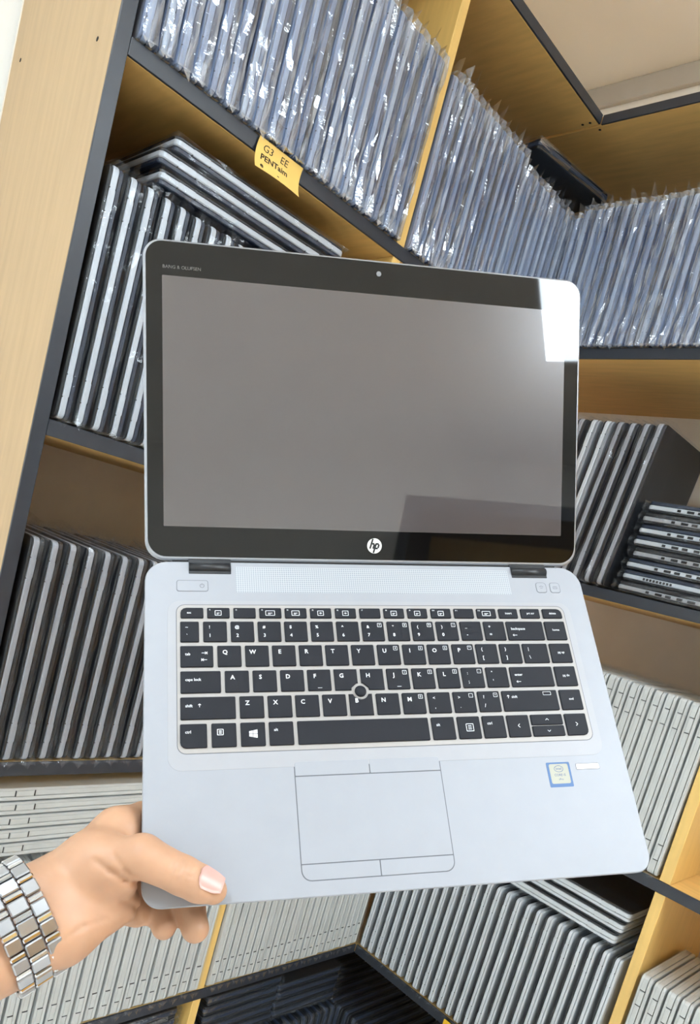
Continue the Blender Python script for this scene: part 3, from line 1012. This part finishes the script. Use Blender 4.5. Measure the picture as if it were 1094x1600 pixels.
# lid (local frame: x right, y up the lid, z out of the screen)
lid_e = P('lid', rr(-169.0, 168.2, .6, 225.6, (14, 14, 13, 13), 10), -5.6, 0, M['hp_edge'], None, -1.6)
lid_e.matrix_local = Matrix.Rotation(A, 4, 'X')
P('bezel', rr(-167.0, 166.2, 3.4, 223.8, (13, 13, 11.5, 11.5), 10), -.4, .25, M['bezel'], lid_e, .12)
P('display', rr(-155.8, 154.2, 25.0, 200.3, .5, 2), .2, .30, M['display'], lid_e)
wc = P('webcam', [(2 + 1.9 * math.cos(k * .3142), 215.4 + 1.9 * math.sin(k * .3142)) for k in range(20)], .2, .32, M['lens'], lid_e)
label_on(lid_e, 'BANG & OLUFSEN', -155.5, 206.2, .36, 3.3, M['print_grey'], 0, 'LEFT', 'bezel_lettering')
LX, LY, LRAD = .2, 14.0, 5.7
P('logo_disc', [(LX + LRAD * math.cos(k * math.pi / 18), LY + LRAD * math.sin(k * math.pi / 18)) for k in range(36)], .2, .34, M['logo_w'], lid_e)
sh = .32
h_seg = [(-2.6 - sh * 1.9, -2.2, -2.6 + sh * 5.3, 5.3), (-.1 - sh * 1.9, -2.2, -.1 + sh * 1.0, 1.2), (-1.4, 1.5, .4, 1.5)]
p_seg = [(1.2 - sh * 5.3, -5.3, 1.2 + sh * 1.6, 1.9), (3.6 - sh * 1.4, -1.6, 3.6 + sh * 1.0, 1.3), (1.6, 1.5, 3.7, 1.5), (.7, -1.9, 3.0, -1.9)]
strokes(lid_e, h_seg + p_seg, 1.35, .38, M['black'], 'logo_letters', LX - .35, LY)
P('lid_gap', rr(-150, 150, -3.5, 2.2, .5, 2), -5.0, -1.2, M['black'], lid_e)


# ------------------------------------------------------------------ hand and forearm (one continuous surface)
def n3(v):
    return np.array((v.x, v.y, v.z))


def sd_cap(X, a, b, ra, rb):
    ab = b - a
    t = np.clip(((X - a) @ ab) / (ab @ ab), 0, 1)
    d = np.linalg.norm(X - a - t[..., None] * ab, axis=-1)
    return d - (ra + (rb - ra) * t)


def smin(a, b, k):
    h = np.maximum(k - np.abs(a - b), 0) / k
    return np.minimum(a, b) - h * h * k * .25


def surface_nets(D, org, h):
    nx, ny, nz = D.shape
    S = D < 0
    occ = np.zeros((nx - 1, ny - 1, nz - 1), np.int8)
    acc = np.zeros((nx - 1, ny - 1, nz - 1, 3))
    cntr = np.zeros((nx - 1, ny - 1, nz - 1))
    cs = [(i, j, k) for i in (0, 1) for j in (0, 1) for k in (0, 1)]

    def sub(A, c):
        return A[c[0]:c[0] + nx - 1, c[1]:c[1] + ny - 1, c[2]:c[2] + nz - 1]
    for a in cs:
        for b in cs:
            if sum(b) - sum(a) == 1 and all(b[i] >= a[i] for i in range(3)):
                sa, sb = sub(S, a), sub(S, b)
                x = sa != sb
                da, db = sub(D, a), sub(D, b)
                t = np.where(x, da / np.where(x, da - db, 1), 0)
                for i in range(3):
                    acc[..., i] += np.where(x, a[i] + t * (b[i] - a[i]), 0)
                cntr += x
    act = cntr > 0
    idx = -np.ones(act.shape, np.int64)
    idx[act] = np.arange(act.sum())
    ii = np.argwhere(act)
    Vx = (ii + acc[act] / cntr[act][:, None]) * h + org
    F = []
    for ax in range(3):
        o1, o2 = [(1, 2), (2, 0), (0, 1)][ax]
        sl0 = [slice(1, -1)] * 3
        sl0[ax] = slice(0, -1)
        sl1 = [slice(1, -1)] * 3
        sl1[ax] = slice(1, None)
        s0, s1 = S[tuple(sl0)], S[tuple(sl1)]
        for flip in (0, 1):
            e = np.argwhere((s0 & ~s1) if not flip else (~s0 & s1))
            if len(e) == 0:
                continue
            e = e + 1
            e[:, ax] -= 1
            q_ = []
            for d1, d2 in ((0, 0), (-1, 0), (-1, -1), (0, -1)):
                c_ = e.copy()
                c_[:, o1] += d1
                c_[:, o2] += d2
                q_.append(idx[c_[:, 0], c_[:, 1], c_[:, 2]])
            q_ = np.stack(q_, 1)
            F.append(q_ if not flip else q_[:, ::-1])
    return Vx, np.concatenate(F)


def hp(px, py, d):
    return n3(pix(px, py, d)) * 1000


hand_caps = []      # (group, a, b, ra, rb)


def cap(g, p0, r0, p1, r1):
    hand_caps.append((g, hp(*p0), hp(*p1), r0, r1))


# forearm and wrist
cap('arm', (-230, 1520, .345), 27, (-20, 1435, .400), 21)
cap('arm', (-230, 1590, .345), 27, (-10, 1492, .398), 21)
cap('arm', (-20, 1435, .400), 21, (75, 1400, .418), 19.5)
cap('arm', (-10, 1492, .398), 21, (95, 1452, .414), 19)
# palm: radial edge, middle, ulnar edge
cap('arm', (75, 1400, .418), 19.5, (185, 1302, .455), 15)
cap('arm', (80, 1425, .418), 20, (170, 1352, .440), 17)
cap('arm', (95, 1452, .414), 19, (185, 1412, .440), 13)
cap('arm', (150, 1345, .430), 17, (186, 1372, .428), 12)
cap('arm', (185, 1302, .457), 15, (222, 1278, .478), 11)
# thumb
cap('thumb', (140, 1355, .428), 16, (222, 1338, .4225), 12.6)
cap('thumb', (222, 1338, .4225), 12.6, (286, 1368, .4225), 11.0)
cap('thumb', (286, 1368, .4225), 11.0, (312, 1381, .4235), 10.6)
cap('thumb', (312, 1381, .4235), 10.6, (333, 1391, .4255), 8.2)
# fingers under the laptop
cap('f1', (205, 1290, .476), 10.5, (290, 1275, .490), 9)
cap('f1', (290, 1275, .490), 9, (370, 1300, .484), 8)
cap('f2', (175, 1345, .458), 12, (250, 1370, .478), 10)
cap('f2', (250, 1370, .478), 10, (296, 1418, .464), 9.6)
cap('f2', (296, 1418, .464), 9.6, (305, 1451, .455), 8.8)
cap('f3', (175, 1385, .450), 12, (222, 1402, .470), 9.5)
cap('f3', (222, 1402, .470), 9.5, (250, 1428, .462), 8.6)
cap('f3', (250, 1428, .462), 8.6, (256, 1449, .455), 7.6)
cap('f4', (170, 1412, .445), 12, (214, 1424, .458), 9)
cap('f4', (214, 1424, .458), 9, (232, 1420, .466), 7.5)
GH = 1.25
pts_all = np.array([c[1] for c in hand_caps] + [c[2] for c in hand_caps])
lo = pts_all.min(0) - 32
hi = pts_all.max(0) + 32
org = lo
dims = np.ceil((hi - lo) / GH).astype(int)
ax = [org[i] + GH * np.arange(dims[i]) for i in range(3)]
X = np.stack(np.meshgrid(*ax, indexing='ij'), -1)
gd = {}
for g_, a_, b_, ra_, rb_ in hand_caps:
    d_ = sd_cap(X, a_, b_, ra_, rb_)
    gd[g_] = d_ if g_ not in gd else smin(gd[g_], d_, 9.0 if g_ in ('arm',) else 3.0)
D = gd['arm']
D = smin(D, gd['thumb'], 9.0)
for f_ in ('f1', 'f2', 'f3', 'f4'):
    D = smin(D, gd[f_], 4.0)
# skin creases across the thumb joint and in the web of the hand


Xr = X / 1000 - n3(CAM)
Zr = Xr @ n3(FW)
Ur = PPX + FPX * (Xr @ n3(RT)) / Zr
Vr = PPY - FPX * (Xr @ n3(UP)) / Zr


def groove(pts, depth, wdt, zmax=.4245):
    """a fold along a line on the side of the hand that faces the room"""
    global D
    for (x0, y0), (x1, y1) in zip(pts[:-1], pts[1:]):
        ux, uy = x1 - x0, y1 - y0
        t = np.clip(((Ur - x0) * ux + (Vr - y0) * uy) / (ux * ux + uy * uy), 0, 1)
        d_ = np.hypot(Ur - x0 - t * ux, Vr - y0 - t * uy) * .376
        D = D + np.where(Zr < zmax, depth * np.exp(-(d_ / wdt) ** 2) * (1 if len(pts) < 3 else .8), 0)


for ln in (((265, 1372), (270, 1356), (280, 1336)), ((274, 1376), (280, 1362), (291, 1344)), ((287, 1378), (292, 1366), (301, 1350)), ((296, 1378), (300, 1370), (306, 1358))):
    groove(ln, .75, 1.0)
groove(((150, 1346), (172, 1362), (195, 1376), (216, 1380)), 1.8, 2.0, .44)
groove(((178, 1336), (196, 1362), (216, 1378)), 1.1, 1.6, .44)
groove(((96, 1470), (130, 1448), (165, 1436)), .6, 1.6, .44)
groove(((190, 1408), (212, 1418), (218, 1440)), 1.2, 1.8, .46)
# keep clear of the laptop body
inv = np.array(LAP.inverted())
Xl = (X / 1000) @ inv[:3, :3].T + inv[:3, 3]
Xl = Xl * 1000
bx = np.maximum(np.maximum(np.abs(Xl[..., 0]) - 169.3, np.maximum(-235.3 - Xl[..., 1], Xl[..., 1] - 0)), np.maximum(-15.0 - Xl[..., 2], Xl[..., 2] - .35))
rc = 12.0
qx = np.maximum(np.abs(Xl[..., 0]) - (169.3 - rc), 0)
qy = np.maximum(-(235.3 - rc) - Xl[..., 1], 0)
corner = np.where((qx > 0) & (qy > 0), np.hypot(qx, qy) - rc, -99)
bx = np.maximum(bx, corner)
D = np.maximum(D, .7 - bx)
D[0], D[-1], D[:, 0], D[:, -1], D[:, :, 0], D[:, :, -1] = 1, 1, 1, 1, 1, 1
Vh, Fh = surface_nets(D, org, GH)
Vh = Vh / 1000
me = pmesh('person', Vh - n3(pix(40, 1450, .41)), [tuple(int(x) for x in f) for f in Fh], True)
person = link('person', me, M['skin'])
person.location = pix(40, 1450, .41)
tag(person, 'bare hand and wrist holding the open laptop, thumb on its corner', 'person')
del X, Xl, D, gd, Xr, Zr, Ur, Vr, bx, qx, qy, corner
# thumbnail: a curved plate bedded in the thumb tip
ca, cb = pix(305, 1378, .4235), pix(333, 1391, .4255)
axd = (cb - ca).normalized()
toc = (CAM - ca).normalized()
side = axd.cross(toc).normalized()
outw = side.cross(axd).normalized()
outw = (outw * math.cos(.5) - side * math.sin(.5)).normalized()
side = axd.cross(outw).normalized()
V, F = [], []
nu, nv = 8, 9
for s in (0, 1):
    for j in range(nv + 1):
        v = j / nv
        rad = 12.5 - 2.2 * v + (.25 if s else -.6)
        lim = 38 * (1 - .25 * max(0, v - .7) / .3) * math.sqrt(max(.12, 1 - max(0, .18 - v) / .18))
        for i in range(nu + 1):
            a = math.radians(-lim + 2 * lim * i / nu)
            p = ca + axd * (-.0012 + .0156 * v) + (outw * math.cos(a) + side * math.sin(a)) * (rad / 1000)
            V.append(p - person.location)
g = (nu + 1) * (nv + 1)
for j in range(nv):
    for i in range(nu):
        a = j * (nu + 1) + i
        F.append((a, a + nu + 1, a + nu + 2, a + 1))
        F.append((g + a, g + a + 1, g + a + nu + 2, g + a + nu + 1))
rim = [j * (nu + 1) for j in range(nv + 1)] + [nv * (nu + 1) + i for i in range(1, nu + 1)] + [j * (nu + 1) + nu for j in range(nv - 1, -1, -1)] + [i for i in range(nu - 1, 0, -1)]
for k in range(len(rim)):
    a, b = rim[k], rim[(k + 1) % len(rim)]
    F.append((a, b, g + b, g + a))
link('thumbnail', pmesh('thumbnail', V, F, True), M['nail'], person)

# ------------------------------------------------------------------ wrist watch bracelet
wc0, wc1 = pix(-14, 1470, .3985), pix(66, 1424, .416)
wax = (wc1 - wc0).normalized()
wu = (UP - wax * UP.dot(wax)).normalized()
wv = wax.cross(wu).normalized()
wct = (wc0 + wc1) / 2
watch = empty('wrist_watch', wct)
tag(watch, 'chunky steel link watch bracelet around the wrist', 'watch')
RA, RB = .0350, .0276
NL = 17
wd = [(.0088, 0.0), (.0104, 0.5), (.0088, 0.0)]      # column width, stagger
per = 0
tt = []
for k in range(720):
    a = k / 720 * 2 * math.pi
    tt.append(per)
    b = (k + 1) / 720 * 2 * math.pi
    per += math.hypot(RA * (math.cos(b) - math.cos(a)), RB * (math.sin(b) - math.sin(a)))
pitch = per / NL
bars = ((.0, .66, 'steel', .0016), (.5, .26, 'steel_p', .0019))   # a broad brushed bar, then a narrow polished one
lm = {}
for wdt in (.0088, .0104):
    for _, fr, mk, hgt in bars:
        me = boxm('bracelet_link', -wdt / 2 + .0002, wdt / 2 - .0002, -pitch * fr / 2, pitch * fr / 2, -.0016, hgt, .0007)
        me.materials.append(M[mk])
        lm[(wdt, mk)] = me
for n in range(NL):
    off0 = -sum(x[0] for x in wd) / 2
    for wdt, stg in wd:
        for ph, fr, mk, hgt in bars:
            s = (n + stg + ph) * pitch
            k = min(range(720), key=lambda i: abs(tt[i] - s % per))
            a = k / 720 * 2 * math.pi
            pos = wu * RA * math.cos(a) + wv * RB * math.sin(a)
            tan = (-wu * RA * math.sin(a) + wv * RB * math.cos(a)).normalized()
            nor = tan.cross(wax)
            if nor.dot(pos) < 0:
                nor = -nor
            xa = tan.cross(nor)
            p = pos + wax * (off0 + wdt / 2)
            o = bpy.data.objects.new('bracelet_link', lm[(wdt, mk)])
            COL.objects.link(o)
            o.parent = watch
            o.matrix_local = Matrix(((xa.x, tan.x, nor.x, p.x), (xa.y, tan.y, nor.y, p.y), (xa.z, tan.z, nor.z, p.z), (0, 0, 0, 1)))
        off0 += wdt
